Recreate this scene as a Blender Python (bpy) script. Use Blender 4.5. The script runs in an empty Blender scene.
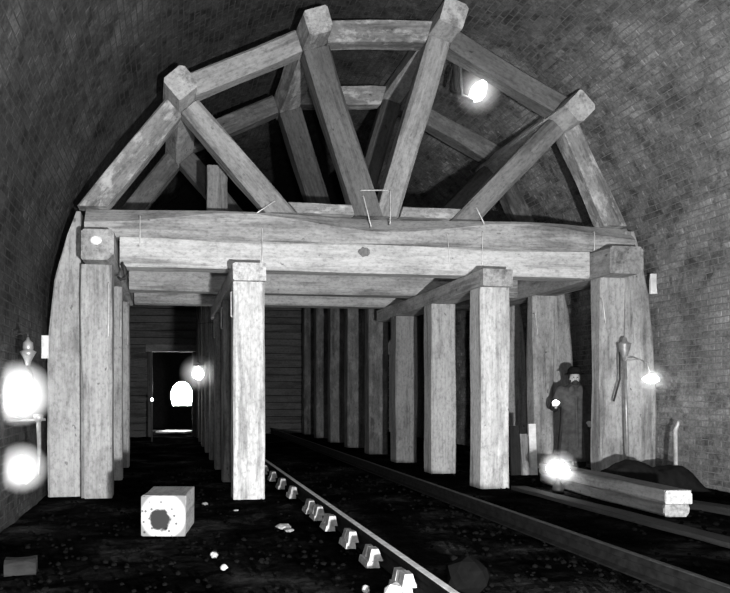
import bpy, bmesh, math, random
import numpy as np
from mathutils import Vector, Matrix, noise

# ------------------------------------------------------------------ camera, world, light, exposure
S = bpy.context.scene
COL = S.collection
F = 700.0; PX, PY = 272.0, 393.0; PSI = math.radians(8.3); CAM_Z = 1.3
cam_d = bpy.data.cameras.new('camera'); cam = bpy.data.objects.new('camera', cam_d); COL.objects.link(cam)
cam.location = (0, 0, CAM_Z); cam.rotation_euler = (math.pi/2, 0, -PSI)
cam_d.sensor_width = 36; cam_d.lens = 36*F/730
cam_d.shift_x = (365-PX)/730; cam_d.shift_y = (PY-296.5)/730
cam_d.clip_start = .05
S.camera = cam
S.view_settings.view_transform = 'Standard'; S.view_settings.look = 'None'
S.view_settings.exposure = 0.0; S.view_settings.gamma = 1.0; S.view_settings.use_curve_mapping = False
W = bpy.data.worlds.new('world'); S.world = W; W.use_nodes = True
W.node_tree.nodes['Background'].inputs[0].default_value = (1, 1, 1, 1)
W.node_tree.nodes['Background'].inputs[1].default_value = 0.004
def point_light(name, loc, power, radius=.06):
    d = bpy.data.lights.new(name, 'POINT'); d.energy = power; d.shadow_soft_size = radius
    o = bpy.data.objects.new(name, d); COL.objects.link(o); o.location = loc
    return o
point_light('flash_powder', (1.35, -0.9, 0.45), 5700, .10)       # the photographer's flash, low and right of the camera
point_light('camera_fill', (0.2, 0.1, 1.6), 650, .05)          # added weaker fill light by the camera, lifts the rail tops

# ------------------------------------------------------------------ helpers
R = random.Random(7)
def unproj(px, py, Y):
    a = math.atan((px-PX)/F) + PSI
    X = Y*math.tan(a); yc = X*math.sin(PSI)+Y*math.cos(PSI)
    return X, CAM_Z + (PY-py)*yc/F
def tag(o, label=None, cat=None, group=None, kind=None):
    if label: o['label'] = label
    if cat: o['category'] = cat
    if group: o['group'] = group
    if kind: o['kind'] = kind
    return o
def empty(name, loc, label, cat, group=None, rz=0):
    o = bpy.data.objects.new(name, None); COL.objects.link(o); o.location = loc; o.rotation_euler = (0, 0, rz)
    o.empty_display_size = .1
    return tag(o, label, cat, group)
def link(name, me, mat, parent=None, loc=(0,0,0), local=False):
    if me.materials: me.materials[0] = mat
    else: me.materials.append(mat)
    o = bpy.data.objects.new(name, me); COL.objects.link(o)
    if parent is not None:
        o.parent = parent
        o.location = Vector(loc) if local else Vector(loc)-Vector(parent.location)
    else: o.location = loc
    return o
def mesh(name, v, f, smooth=False):
    me = bpy.data.meshes.new(name); me.from_pydata([tuple(p) for p in v], [], f); me.update()
    bm = bmesh.new(); bm.from_mesh(me); bmesh.ops.recalc_face_normals(bm, faces=bm.faces); bm.to_mesh(me); bm.free()
    if smooth:
        for p in me.polygons: p.use_smooth = True
    return me
def basis(z, ref):
    z = Vector(z).normalized(); y = Vector(ref); y = (y - z*y.dot(z)).normalized(); x = y.cross(z)
    return Matrix((x, y, z)).transposed()
def timber_mesh(L, w, h, seed, chamf=.02, jit=.004, M=None, cut0=None, cut1=None, mid=None, seg=None, taper=None, cm=(1,1,1,1)):
    """Hewn beam along local z, centred; chamfer and faces waver; ends may be cut by world planes."""
    r = random.Random(seed); n = seg or max(3, min(14, int(L/.35)))
    V, Fc = [], []
    ph = [r.uniform(0, 6.28) for _ in range(8)]
    for i in range(n+1):
        t = i/n; z = (t-.5)*L
        cs = [max(.004, chamf*cm[k]*(1+.75*math.sin(ph[k]+t*(2.2+L*.9+k)))) for k in range(4)]
        hw, hh = w/2, h/2
        if taper: hw *= 1+(taper-1)*t; hh *= 1+(taper-1)*t
        sx = [(-1,-1),(1,-1),(1,1),(-1,1)]
        ring = []
        for k, (a, b) in enumerate(sx):
            c = cs[k]
            p1 = (a*hw, b*(hh-c)); p2 = (a*(hw-c), b*hh)
            ring += [p1, p2] if k in (0, 2) else [p2, p1]
        for (x, y) in ring: V.append(Vector((x+r.uniform(-jit, jit), y+r.uniform(-jit, jit), z)))
    for i in range(n):
        for k in range(8):
            a = i*8+k; b = i*8+(k+1) % 8; Fc.append((a, b, b+8, a+8))
    Fc.append(tuple(range(7, -1, -1))); Fc.append(tuple(range(n*8, n*8+8)))
    if M is not None:
        c = Vector(mid); ax = M.col[2]
        for cut, idx in ((cut0, range(8)), (cut1, range(n*8, n*8+8))):
            if not cut: continue
            P, N = Vector(cut[0]), Vector(cut[1])
            for q in idx:
                wp = c + M @ V[q]; s = (P-wp).dot(N)/ax.dot(N); V[q] = V[q] + Vector((0, 0, s))
    return mesh('timber', V, Fc)
_seed = [100]
def timber(name, p0, p1, w, h, mat, parent=None, ref=(0,1,0), chamf=.02, cut0=None, cut1=None, jit=.004, taper=None, cm=(1,1,1,1)):
    p0, p1 = Vector(p0), Vector(p1); M = basis(p1-p0, ref); mid = (p0+p1)/2; _seed[0] += 1
    me = timber_mesh((p1-p0).length, w, h, _seed[0], chamf, jit, M, cut0, cut1, mid, taper=taper, cm=cm)
    o = link(name, me, mat, parent, mid)
    if parent is not None and parent.rotation_euler.z:
        pm = Matrix.Translation(parent.location) @ Matrix.Rotation(parent.rotation_euler.z, 4, 'Z')
        o.matrix_basis = pm.inverted() @ (Matrix.Translation(mid) @ M.to_4x4())
    else: o.rotation_euler = M.to_euler()
    return o
def tube_data(path, radii, n=8, caps=True):
    V, Fc = [], []; path = [Vector(p) for p in path]; m = len(path)
    if not hasattr(radii, '__len__'): radii = [radii]*m
    ref = Vector((.31, .2, .93))
    for i, p in enumerate(path):
        d = (path[min(i+1, m-1)]-path[max(i-1, 0)]).normalized()
        if abs(d.dot(ref)) > .95: ref = Vector((1, .1, 0))
        x = d.cross(ref).normalized(); y = d.cross(x)
        for k in range(n):
            a = 2*math.pi*k/n; V.append(p + (x*math.cos(a)+y*math.sin(a))*radii[i])
    for i in range(m-1):
        for k in range(n):
            a = i*n+k; b = i*n+(k+1) % n; Fc.append((a, b, b+n, a+n))
    if caps: Fc.append(tuple(range(n-1, -1, -1))); Fc.append(tuple(range((m-1)*n, m*n)))
    return V, Fc
def tube(name, path, radii, mat, parent=None, n=8, smooth=True):
    path = [Vector(p) for p in path]; o0 = path[0].copy()
    V, Fc = tube_data([p-o0 for p in path], radii, n)
    return link(name, mesh(name, V, Fc, smooth), mat, parent, o0)
def lathe(name, prof, loc, mat, parent=None, n=16, axis=None, smooth=True):
    """prof = [(r, z)...] turned about local z"""
    V, Fc = [], []
    for (r, z) in prof:
        for k in range(n):
            a = 2*math.pi*k/n; V.append(Vector((max(r, .0005)*math.cos(a), max(r, .0005)*math.sin(a), z)))
    m = len(prof)
    for i in range(m-1):
        for k in range(n):
            a = i*n+k; b = i*n+(k+1) % n; Fc.append((a, b, b+n, a+n))
    Fc.append(tuple(range(n-1, -1, -1))); Fc.append(tuple(range((m-1)*n, m*n)))
    o = link(name, mesh(name, V, Fc, smooth), mat, parent, loc)
    if axis is not None: o.rotation_euler = Vector((0,0,1)).rotation_difference(Vector(axis)).to_euler()
    return o
def lump(name, loc, size, mat, seed, parent=None, sub=2, rough=.25, flat=True, rz=0):
    bm = bmesh.new(); bmesh.ops.create_icosphere(bm, subdivisions=sub, radius=1)
    for v in bm.verts:
        d = noise.noise(v.co*1.3+Vector((seed*3.7, seed, 1))) + .5*noise.noise(v.co*3+Vector((seed, 5, 2)))
        v.co *= 1+rough*d
        v.co = Vector((v.co.x*size[0], v.co.y*size[1], v.co.z*size[2]))
    lo = min(v.co.z for v in bm.verts)
    for v in bm.verts: v.co.z -= lo
    me = bpy.data.meshes.new(name); bm.to_mesh(me); bm.free()
    if not flat:
        for p in me.polygons: p.use_smooth = True
    o = link(name, me, mat, parent, loc); o.rotation_euler.z = rz
    return o

# ------------------------------------------------------------------ materials
class NT:
    def __init__(s, name):
        s.m = bpy.data.materials.new(name); s.m.use_nodes = True; s.t = s.m.node_tree
        s.b = s.t.nodes['Principled BSDF']; s.out = s.t.nodes['Material Output']
    def n(s, typ, **kw):
        nd = s.t.nodes.new(typ)
        for k, v in kw.items():
            if k.startswith('i_'):
                key = k[2:]; key = int(key) if key.isdigit() else key.replace('_', ' ')
                nd.inputs[key].default_value = v
            else: setattr(nd, k, v)
        return nd
    def l(s, a, b): s.t.links.new(a, b)
    def coords(s, scale, rnd=True, src='Object', island=False):
        tc = s.n('ShaderNodeTexCoord'); mp = s.n('ShaderNodeMapping'); mp.inputs['Scale'].default_value = scale
        if rnd:
            oi = s.n('ShaderNodeObjectInfo'); mu = s.n('ShaderNodeMath', operation='MULTIPLY'); mu.inputs[1].default_value = 61.
            s.l(oi.outputs['Random'], mu.inputs[0])
            ad = s.n('ShaderNodeVectorMath', operation='ADD'); s.l(tc.outputs[src], ad.inputs[0]); s.l(mu.outputs[0], ad.inputs[1])
            s.l(ad.outputs[0], mp.inputs['Vector'])
        else: s.l(tc.outputs[src], mp.inputs['Vector'])
        return mp.outputs[0]
    def noise(s, vec, scale, detail=5, rough=.6, dist=0):
        nd = s.n('ShaderNodeTexNoise'); nd.inputs['Scale'].default_value = scale; nd.inputs['Detail'].default_value = detail
        nd.inputs['Roughness'].default_value = rough; nd.inputs['Distortion'].default_value = dist
        s.l(vec, nd.inputs['Vector']); return nd.outputs['Fac']
    def ramp(s, fac, stops):
        nd = s.n('ShaderNodeValToRGB'); e = nd.color_ramp.elements
        while len(e) < len(stops): e.new(.5)
        for el, (p, c) in zip(e, stops): el.position = p; el.color = (c, c, c, 1) if not hasattr(c, '__len__') else c
        s.l(fac, nd.inputs[0]); return nd.outputs[0]
    def mix(s, a, b, fac, mode='MIX'):
        nd = s.n('ShaderNodeMix', data_type='RGBA', blend_type=mode)
        if isinstance(fac, (int, float)): nd.inputs[0].default_value = fac
        else: s.l(fac, nd.inputs[0])
        for src, i in ((a, 6), (b, 7)):
            if isinstance(src, (int, float)): nd.inputs[i].default_value = (src, src, src, 1)
            else: s.l(src, nd.inputs[i])
        return nd.outputs[2]
    def finish(s, col, rough=.85, bump=None, bs=.3, bd=.02, spec=.25):
        if isinstance(col, (int, float)): s.b.inputs['Base Color'].default_value = (col, col, col, 1)
        else: s.l(col, s.b.inputs['Base Color'])
        s.b.inputs['Roughness'].default_value = rough
        s.b.inputs['Specular IOR Level'].default_value = spec
        if bump is not None:
            bn = s.n('ShaderNodeBump'); bn.inputs['Strength'].default_value = bs; bn.inputs['Distance'].default_value = bd
            s.l(bump, bn.inputs['Height']); s.l(bn.outputs[0], s.b.inputs['Normal'])
        return s.m
def wood(name, base, dark=.5, lime=.0, blotch=.55):
    t = NT(name)
    g = t.noise(t.coords((16, 16, .8)), 1.6, 6, .65, .5)          # fibre along the beam
    grain = t.ramp(g, [(.25, base*(dark+1)/2*.85), (.5, base*.92), (.75, base*1.1)])
    big = t.noise(t.coords((1.6, 1.6, .7)), 1.3, 5, .65, .3)       # broad stains
    st = t.ramp(big, [(.33, blotch), (.52, 1.0), (.7, 1.1)])
    col = t.mix(grain, st, 1, 'MULTIPLY')
    fine = t.noise(t.coords((9, 9, 5)), 3, 5, .7)
    col = t.mix(col, t.ramp(fine, [(.32, .62), (.5, .98), (.65, 1.1)]), 1, 'MULTIPLY')
    sp = t.noise(t.coords((7, 7, 4)), 1.7, 3, .5)                  # knots and bolt stains
    col = t.mix(col, base*.22, t.ramp(sp, [(.0, 0), (.70, 0), (.74, .8), (1, 1)]))
    dr_ = t.noise(t.coords((5, 5, .45)), 1.2, 4, .6, .2)               # long damp streaks
    col = t.mix(col, t.ramp(dr_, [(.36, .55), (.47, 1.0)]), 1, 'MULTIPLY')
    if lime:
        lf = t.noise(t.coords((3, 3, 1.6)), 1.9, 6, .7)            # splashed lime
        col = t.mix(col, .62, t.ramp(lf, [(.5, 0), (.62, lime), (1, lime)]))
    return t.finish(col, .85, g, .35, .012)
M_PALE = wood('pale_timber', .60, .72, 0, .82)
M_BEAM = wood('beam_timber', .55, .58, .25, .7)
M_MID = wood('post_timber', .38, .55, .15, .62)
M_CHORD = wood('limewashed_timber', .27, .5, .55, .6)
M_PURL = wood('purlin_timber', .40, .5, .5, .7)
M_S2 = wood('dark_strut_timber', .15, .55, 0, .7)
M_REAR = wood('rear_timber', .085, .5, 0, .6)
M_FARP = wood('far_post_timber', .11, .5, .1, .6)  # on the far posts this darker tone paints in the light falloff
M_DULL = wood('dull_timber', .20, .5, .0, .6)
M_STRUT = wood('strut_timber', .31, .55, .12, .65)
M_DARK = wood('dark_timber', .085, .5, 0, .6)
M_BLACKW = wood('tarred_timber', .022, .5, 0, .6)
def plain(name, c, rough=.6, metal=0, var=.3, sc=12):
    spec = .02 if c < .03 else .25
    t = NT(name); f = t.noise(t.coords((1, 1, 1)), sc, 4, .6)
    m = t.finish(t.ramp(f, [(.3, c*(1-var)), (.7, c*(1+var))]), rough, f, .2, .01, spec)
    t.b.inputs['Metallic'].default_value = metal
    return m
M_IRON = plain('bright_iron', .55, .45, .3)
M_DIRON = plain('sooty_iron', .035, .55, .2)
M_LAMP = plain('tin_lamp', .28, .4, .4)
M_RAIL = plain('worn_rail_steel', .75, .45, .15)
M_CHAIR = plain('pale_chair_iron', .30, .7, 0, .45, 25)
M_STONE = plain('pale_stone', .40, .9, 0, .25, 9)
M_DSTONE = plain('dark_stone', .004, .9, 0, .4, 6)
M_WHITEB = plain('whitewashed_board', .7, .8, 0, .25, 8)
M_SKIN = plain('skin', .45, .6, 0, .08, 20)
M_COAT = plain('dark_coat_wool', .062, .95, 0, .35, 14)
M_HAT = plain('black_felt', .014, .9, 0, .3, 14)
M_HAIR = plain('dark_hair', .03, .8, 0, .5, 60)
M_BOOT = plain('boot_leather', .02, .5, 0, .3, 20)
M_SOOTW = plain('soot_black', .012, .9, 0, .3)
def emit(name, s, c=1.0):
    t = NT(name); e = t.n('ShaderNodeEmission'); e.inputs[0].default_value = (c, c, c, 1); e.inputs[1].default_value = s
    t.l(e.outputs[0], t.out.inputs['Surface']); return t.m
M_FLAME = emit('flame', 14); M_DAY = emit('daylight', 200)
def brick_mat(name, lo, hi, soot, island, k=1.0):
    t = NT(name)
    if island: rnd = t.n('ShaderNodeNewGeometry').outputs['Random Per Island']
    else: rnd = t.n('ShaderNodeObjectInfo').outputs['Random']
    pos = t.n('ShaderNodeNewGeometry').outputs['Position']
    base = t.ramp(rnd, [(0, lo), (.5, (lo+hi)/2), (1, hi)])
    st = t.noise(pos, .6, 6, .65, .4)
    col = t.mix(base, t.ramp(st, [(.36, soot), (.5, .75), (.66, 1.3)]), 1, 'MULTIPLY')
    pt = t.noise(pos, 3.2, 5, .65, .5)                             # flaked and sooted patches
    col = t.mix(col, t.ramp(pt, [(.36, .45), (.48, .95), (.62, 1.15)]), 1, 'MULTIPLY')
    f = t.noise(pos, 22, 5, .7)
    col = t.mix(col, t.ramp(f, [(.3, .55), (.65, 1.25)]), 1, 'MULTIPLY')
    col = side_tone(t, pos, col)
    return t.finish(col, .9, f, .6, .012, .08)
def side_tone(t, pos, col):
    """the lining turns darker to the left and over the crown, lighter to the right"""
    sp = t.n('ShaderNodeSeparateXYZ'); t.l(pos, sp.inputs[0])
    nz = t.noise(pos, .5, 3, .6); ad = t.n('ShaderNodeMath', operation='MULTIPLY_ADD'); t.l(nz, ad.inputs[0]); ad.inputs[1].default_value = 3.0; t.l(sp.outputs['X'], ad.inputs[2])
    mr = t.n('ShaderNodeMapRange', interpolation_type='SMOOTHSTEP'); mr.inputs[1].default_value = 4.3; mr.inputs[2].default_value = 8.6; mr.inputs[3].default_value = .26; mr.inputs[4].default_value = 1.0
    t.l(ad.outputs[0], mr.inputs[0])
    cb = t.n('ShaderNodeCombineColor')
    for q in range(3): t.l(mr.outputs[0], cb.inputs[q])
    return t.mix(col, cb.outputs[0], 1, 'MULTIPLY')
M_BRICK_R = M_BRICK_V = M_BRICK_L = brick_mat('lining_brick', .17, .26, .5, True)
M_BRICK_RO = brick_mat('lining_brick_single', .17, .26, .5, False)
def mortar(name, c):
    t = NT(name); pos = t.n('ShaderNodeNewGeometry').outputs['Position']
    f = t.noise(pos, 9, 6, .7); return t.finish(side_tone(t, pos, t.ramp(f, [(.3, c*.6), (.7, c*1.4)])), .95, f, .5, .02, .08)
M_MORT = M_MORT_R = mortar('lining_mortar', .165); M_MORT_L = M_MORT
def ground_mat():
    t = NT('black_ground'); pos = t.n('ShaderNodeNewGeometry').outputs['Position']
    a = t.noise(pos, 1.1, 5, .6, .3); f = t.noise(pos, 13, 6, .75)
    col = t.mix(t.ramp(a, [(.40, .003), (.54, .009), (.72, .045)]), t.ramp(f, [(.35, .4), (.7, 1.6)]), 1, 'MULTIPLY')
    return t.finish(col, .95, f, .9, .03, .0)
M_GROUND = ground_mat()

# ------------------------------------------------------------------ the tunnel: floor, walls, vault
CX, CZ, RAD = 2.83, 2.4, 4.5
Y0, Y1 = -4.0, 29.0
def floor_z(x, y):
    base = -.08 + .08*min(1, max(0, (x-.9)/1.2))
    return base
def build_floor():
    V, Fc = [], []; nx, ny = 110, 260
    for j in range(ny+1):
        y = Y0+(Y1-Y0)*(j/ny)
        for i in range(nx+1):
            x = CX-RAD-.1+(2*RAD+.2)*i/nx
            p = Vector((x, y, 0)); d = .018*noise.noise(p*1.7)+.016*noise.noise(p*5.5)-.017
            V.append((x, y, floor_z(x, y)+d))
    for j in range(ny):
        for i in range(nx):
            a = j*(nx+1)+i; Fc.append((a, a+1, a+nx+2, a+nx+1))
    o = link('floor', mesh('floor', V, Fc), M_GROUND)
    tag(o, 'black muddy ground of the tunnel floor', kind='structure')
build_floor()
def _sec_pt(u):
    """u in 0..1 from left foot to right foot"""
    nW = .12
    if u < nW: return CX-RAD, -.3+(CZ+.3)*u/nW
    if u > 1-nW: return CX+RAD, -.3+(CZ+.3)*(1-u)/nW
    a = math.pi*(1-(u-nW)/(1-2*nW)); sn = math.sin(a)
    r = 4.46+(RAD-4.46)*math.exp(-(sn/.3)**2)
    return CX+r*math.cos(a), CZ+r*sn
_N = 600; _pts = [Vector(_sec_pt(i/_N)) for i in range(_N+1)]; _len = [0.]
for i in range(_N): _len.append(_len[-1]+(_pts[i+1]-_pts[i]).length)
TOT = _len[-1]; LW = _len[72]; LA = TOT-2*LW
def section(s):
    """point and inward normal on the horseshoe section at path length s (left foot to right foot)"""
    i = min(_N-1, max(0, int(np.searchsorted(_len, s))-1)); t = (s-_len[i])/(_len[i+1]-_len[i])
    p = _pts[i].lerp(_pts[i+1], t); d = (_pts[min(_N, i+4)]-_pts[max(0, i-3)]).normalized()
    return (p.x, p.y), (d.y, -d.x)
CH, BL = .088, .245
ZONES = {'wall_left': (0, LW+LA*.27), 'ceiling': (LW+LA*.27, LW+LA*.70), 'wall_right': (LW+LA*.70, TOT)}
shell = {}
for nm, (sa, sb) in ZONES.items():
    V, Fc = [], []; n = 60
    for t in (0, .3):
        for yy in (Y0, Y1):
            for i in range(n+1):
                (x, z), (nx_, nz_) = section(sa+(sb-sa)*i/n); V.append((x-nx_*t, yy, z-nz_*t))
    m = n+1
    for i in range(n):
        Fc.append((i, i+1, m+i+1, m+i)); Fc.append((2*m+i, 3*m+i, 3*m+i+1, 2*m+i+1))
        Fc.append((i, 2*m+i, 2*m+i+1, i+1)); Fc.append((m+i, m+i+1, 3*m+i+1, 3*m+i))
    Fc.append((0, m, 3*m, 2*m)); Fc.append((n, 2*m+n, 3*m+n, m+n))
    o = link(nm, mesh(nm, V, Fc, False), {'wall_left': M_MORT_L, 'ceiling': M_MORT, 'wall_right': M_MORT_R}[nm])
    tag(o, {'wall_left': 'dark brick tunnel wall on the left', 'ceiling': 'curved brick vault over the timber frame',
            'wall_right': 'curved brick tunnel wall on the right with visible courses'}[nm], kind='structure')
    shell[nm] = o
def project(p):
    xc = p[0]*math.cos(PSI)-p[1]*math.sin(PSI); yc = p[0]*math.sin(PSI)+p[1]*math.cos(PSI)
    return PX+F*xc/yc, PY-F*(p[2]-CAM_Z)/yc, yc
def build_bricks():
    r = random.Random(3); acc = {k: ([], []) for k in ZONES}; cand = []
    n_course = int(TOT/CH)
    for i in range(n_course):
        s = (i+.5)*CH
        zone = next(k for k, (a, b) in ZONES.items() if a <= s < b+1e-6)
        (x, z), (nx_, nz_) = section(s); tx, tz = nz_, -nx_    # tangent along the section
        off = (i % 2)*BL/2
        for j in range(int((17.5-2.9)/BL)):
            y = 2.9+off+j*BL
            q = project((x, y, z))
            if q[2] < .5 or not (-250 < q[0] < 1000 and -250 < q[1] < 800): continue
            proud = (.007+r.uniform(-.005, .006)) if zone == 'wall_right' else .003+r.uniform(-.002, .002); tilt = r.uniform(-.03, .03)
            if r.random() < .012: proud = -.012                # a spalled brick
            rec = (x, y, z, nx_, nz_, tx, tz, proud, tilt)
            if zone == 'wall_right' and 630 < q[0] < 735 and q[1] < 480 and y < 10.3:
                view = Vector((x, y, z-CAM_Z)).normalized(); cosv = abs(view.x*nx_+view.z*nz_)
                cand.append((cosv*(F/q[2])**2*(1 if q[0] < 728 else .3), rec))
            else: emit_brick(acc[zone], rec)
    cand.sort(key=lambda c: -c[0])
    for _, rec in cand[300:]: emit_brick(acc['wall_right'], rec)
    hw, hl, d = (CH-.012)/2, (BL-.013)/2, .05
    bm = bmesh.new(); bmesh.ops.create_cube(bm, size=1)
    for v in bm.verts: v.co = Vector((v.co.x*d, v.co.y*2*hl, v.co.z*2*hw))
    bmesh.ops.bevel(bm, geom=[e for e in bm.edges if all(v.co.x > 0 for v in e.verts)], offset=.005, segments=1, affect='EDGES')
    me = bpy.data.meshes.new('brick'); bm.to_mesh(me); bm.free()
    for _, (x, y, z, nx_, nz_, tx, tz, proud, tilt) in cand[:300]:
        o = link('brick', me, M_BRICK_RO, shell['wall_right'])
        M = Matrix(((nx_, 0, -tx), (0, 1, 0), (nz_, 0, -tz))).to_4x4()
        o.matrix_basis = Matrix.Translation((x+nx_*(proud-d/2), y, z+nz_*(proud-d/2))) @ M @ Matrix.Rotation(tilt, 4, 'X')
    for k, (V, Fc) in acc.items():
        me = bpy.data.meshes.new('brickwork'); me.from_pydata(V, [], Fc); me.update()
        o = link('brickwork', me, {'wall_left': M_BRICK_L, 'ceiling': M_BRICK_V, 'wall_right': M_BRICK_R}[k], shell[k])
        tag(o, kind='stuff')
def emit_brick(acc, rec):
    V, Fc = acc; x, y, z, nx_, nz_, tx, tz, proud, tilt = rec
    hw, hl = (CH-.012)/2, (BL-.013)/2; b = len(V); e = .006
    for (dp, sh) in ((-.02, 0), (proud-e*.6, 0), (proud, e)):
        for (a, c) in ((-1, -1), (1, -1), (1, 1), (-1, 1)):
            u = a*(hw-sh); w = c*(hl-sh); u2 = u+tilt*w
            V.append((x+tx*u2+nx_*dp, y+w, z+tz*u2+nz_*dp))
    for k in range(4):
        k2 = (k+1) % 4
        Fc.append((b+k, b+k2, b+4+k2, b+4+k)); Fc.append((b+4+k, b+4+k2, b+8+k2, b+8+k))
    Fc.append((b+8, b+9, b+10, b+11))
build_bricks()

# far bulkhead of horizontal planks with a doorway on the left, and the end wall with a bright arched opening
YB = 22.6
bk = link('wall_back', mesh('backing', [(-1.7, YB+.14, 3.0), (7.4, YB+.14, 3.0), (7.4, YB+.14, 7.0), (-1.7, YB+.14, 7.0),
     (-1.7, YB+.3, 3.0), (7.4, YB+.3, 3.0), (7.4, YB+.3, 7.0), (-1.7, YB+.3, 7.0)],
     [(0,1,2,3), (4,5,6,7), (0,1,5,4), (3,2,6,7), (0,3,7,4), (1,2,6,5)]), M_SOOTW)
tag(bk, 'far bulkhead of horizontal dark planks', kind='structure')
zz = -.12
while zz < 4.4:
    hgt = .23+R.uniform(-.02, .03)
    if zz+hgt < 2.62:
        timber('plank', (-1.62, YB+R.uniform(-.02, .02), zz+hgt/2), (-.62, YB, zz+hgt/2), .06, hgt-.015, M_DARK, bk, ref=(0,0,1), chamf=.006)
        timber('plank', (.78, YB+R.uniform(-.02, .02), zz+hgt/2), (7.25, YB, zz+hgt/2), .06, hgt-.015, M_DARK, bk, ref=(0,0,1), chamf=.006)
    else:
        timber('plank', (-1.45, YB+R.uniform(-.02, .02), zz+hgt/2), (7.1, YB, zz+hgt/2), .06, hgt-.015, M_DARK, bk, ref=(0,0,1), chamf=.006)
    zz += hgt
dr = empty('door_1', (0.08, YB-.12, 0), 'far timber doorway at the end of the left passage', None); dr['kind'] = 'structure'
timber('jamb', (-.62, YB-.14, -.08), (-.62, YB-.14, 2.6), .16, .16, M_DARK, dr)
timber('jamb', (.78, YB-.14, -.08), (.78, YB-.14, 2.6), .16, .16, M_DARK, dr)
timber('lintel', (-.75, YB-.14, 2.72), (.9, YB-.14, 2.72), .22, .2, M_DULL, dr)
YE = 27.2
ew = link('wall_end', mesh('end_wall', [(-1.7, YE+.2, -.3), (7.4, YE+.2, -.3), (7.4, YE+.2, 7), (-1.7, YE+.2, 7), (-1.7, YE+.4, -.3), (7.4, YE+.4, -.3), (7.4, YE+.4, 7), (-1.7, YE+.4, 7)],
     [(0,1,2,3), (4,5,6,7), (0,1,5,4), (3,2,6,7), (0,3,7,4), (1,2,6,5)]), M_SOOTW)
tag(ew, 'black end wall far beyond the doorway', kind='structure')
def arch_opening():
    cx, zb, hw, hh = .46, .82, .43, .92
    pts = [(cx-hw*.8, zb)]; n = 14
    for i in range(n+1):
        a = math.pi*(1-i/n); pts.append((cx+hw*math.cos(a)*(1 if a > 1.6 else .96), zb+hh*.36+hh*.64*math.sin(a)))
    pts.append((cx+hw*.8, zb))
    m = len(pts)
    V = [(x-cx, -.02, z-zb) for x, z in pts]+[(x-cx, .04, z-zb) for x, z in pts]
    Fc = [tuple(range(m)), tuple(range(2*m-1, m-1, -1))]+[(i, (i+1) % m, m+(i+1) % m, m+i) for i in range(m)]
    w = link('window_1', mesh('opening', V, Fc), M_DAY, None, (cx, YE+.16, zb))
    tag(w, 'bright arched opening at the far end of the left passage', kind='structure')
    V, Fc = [], []
    for k, (s, yy) in enumerate(((1.0, -.06), (1.1, -.06), (1.1, .04), (1.0, .04))):
        for x, z in pts: V.append(((x-cx)*s, yy, (z-zb-hh/2)*s+hh/2))
    for k in range(4):
        for i in range(m):
            a, b = k*m+i, k*m+(i+1) % m; c, d = ((k+1) % 4)*m+(i+1) % m, ((k+1) % 4)*m+i; Fc.append((a, b, c, d))
    link('window_frame', mesh('frame', V, Fc), M_DARK, w, (0, 0, 0), local=True)
arch_opening()

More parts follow.
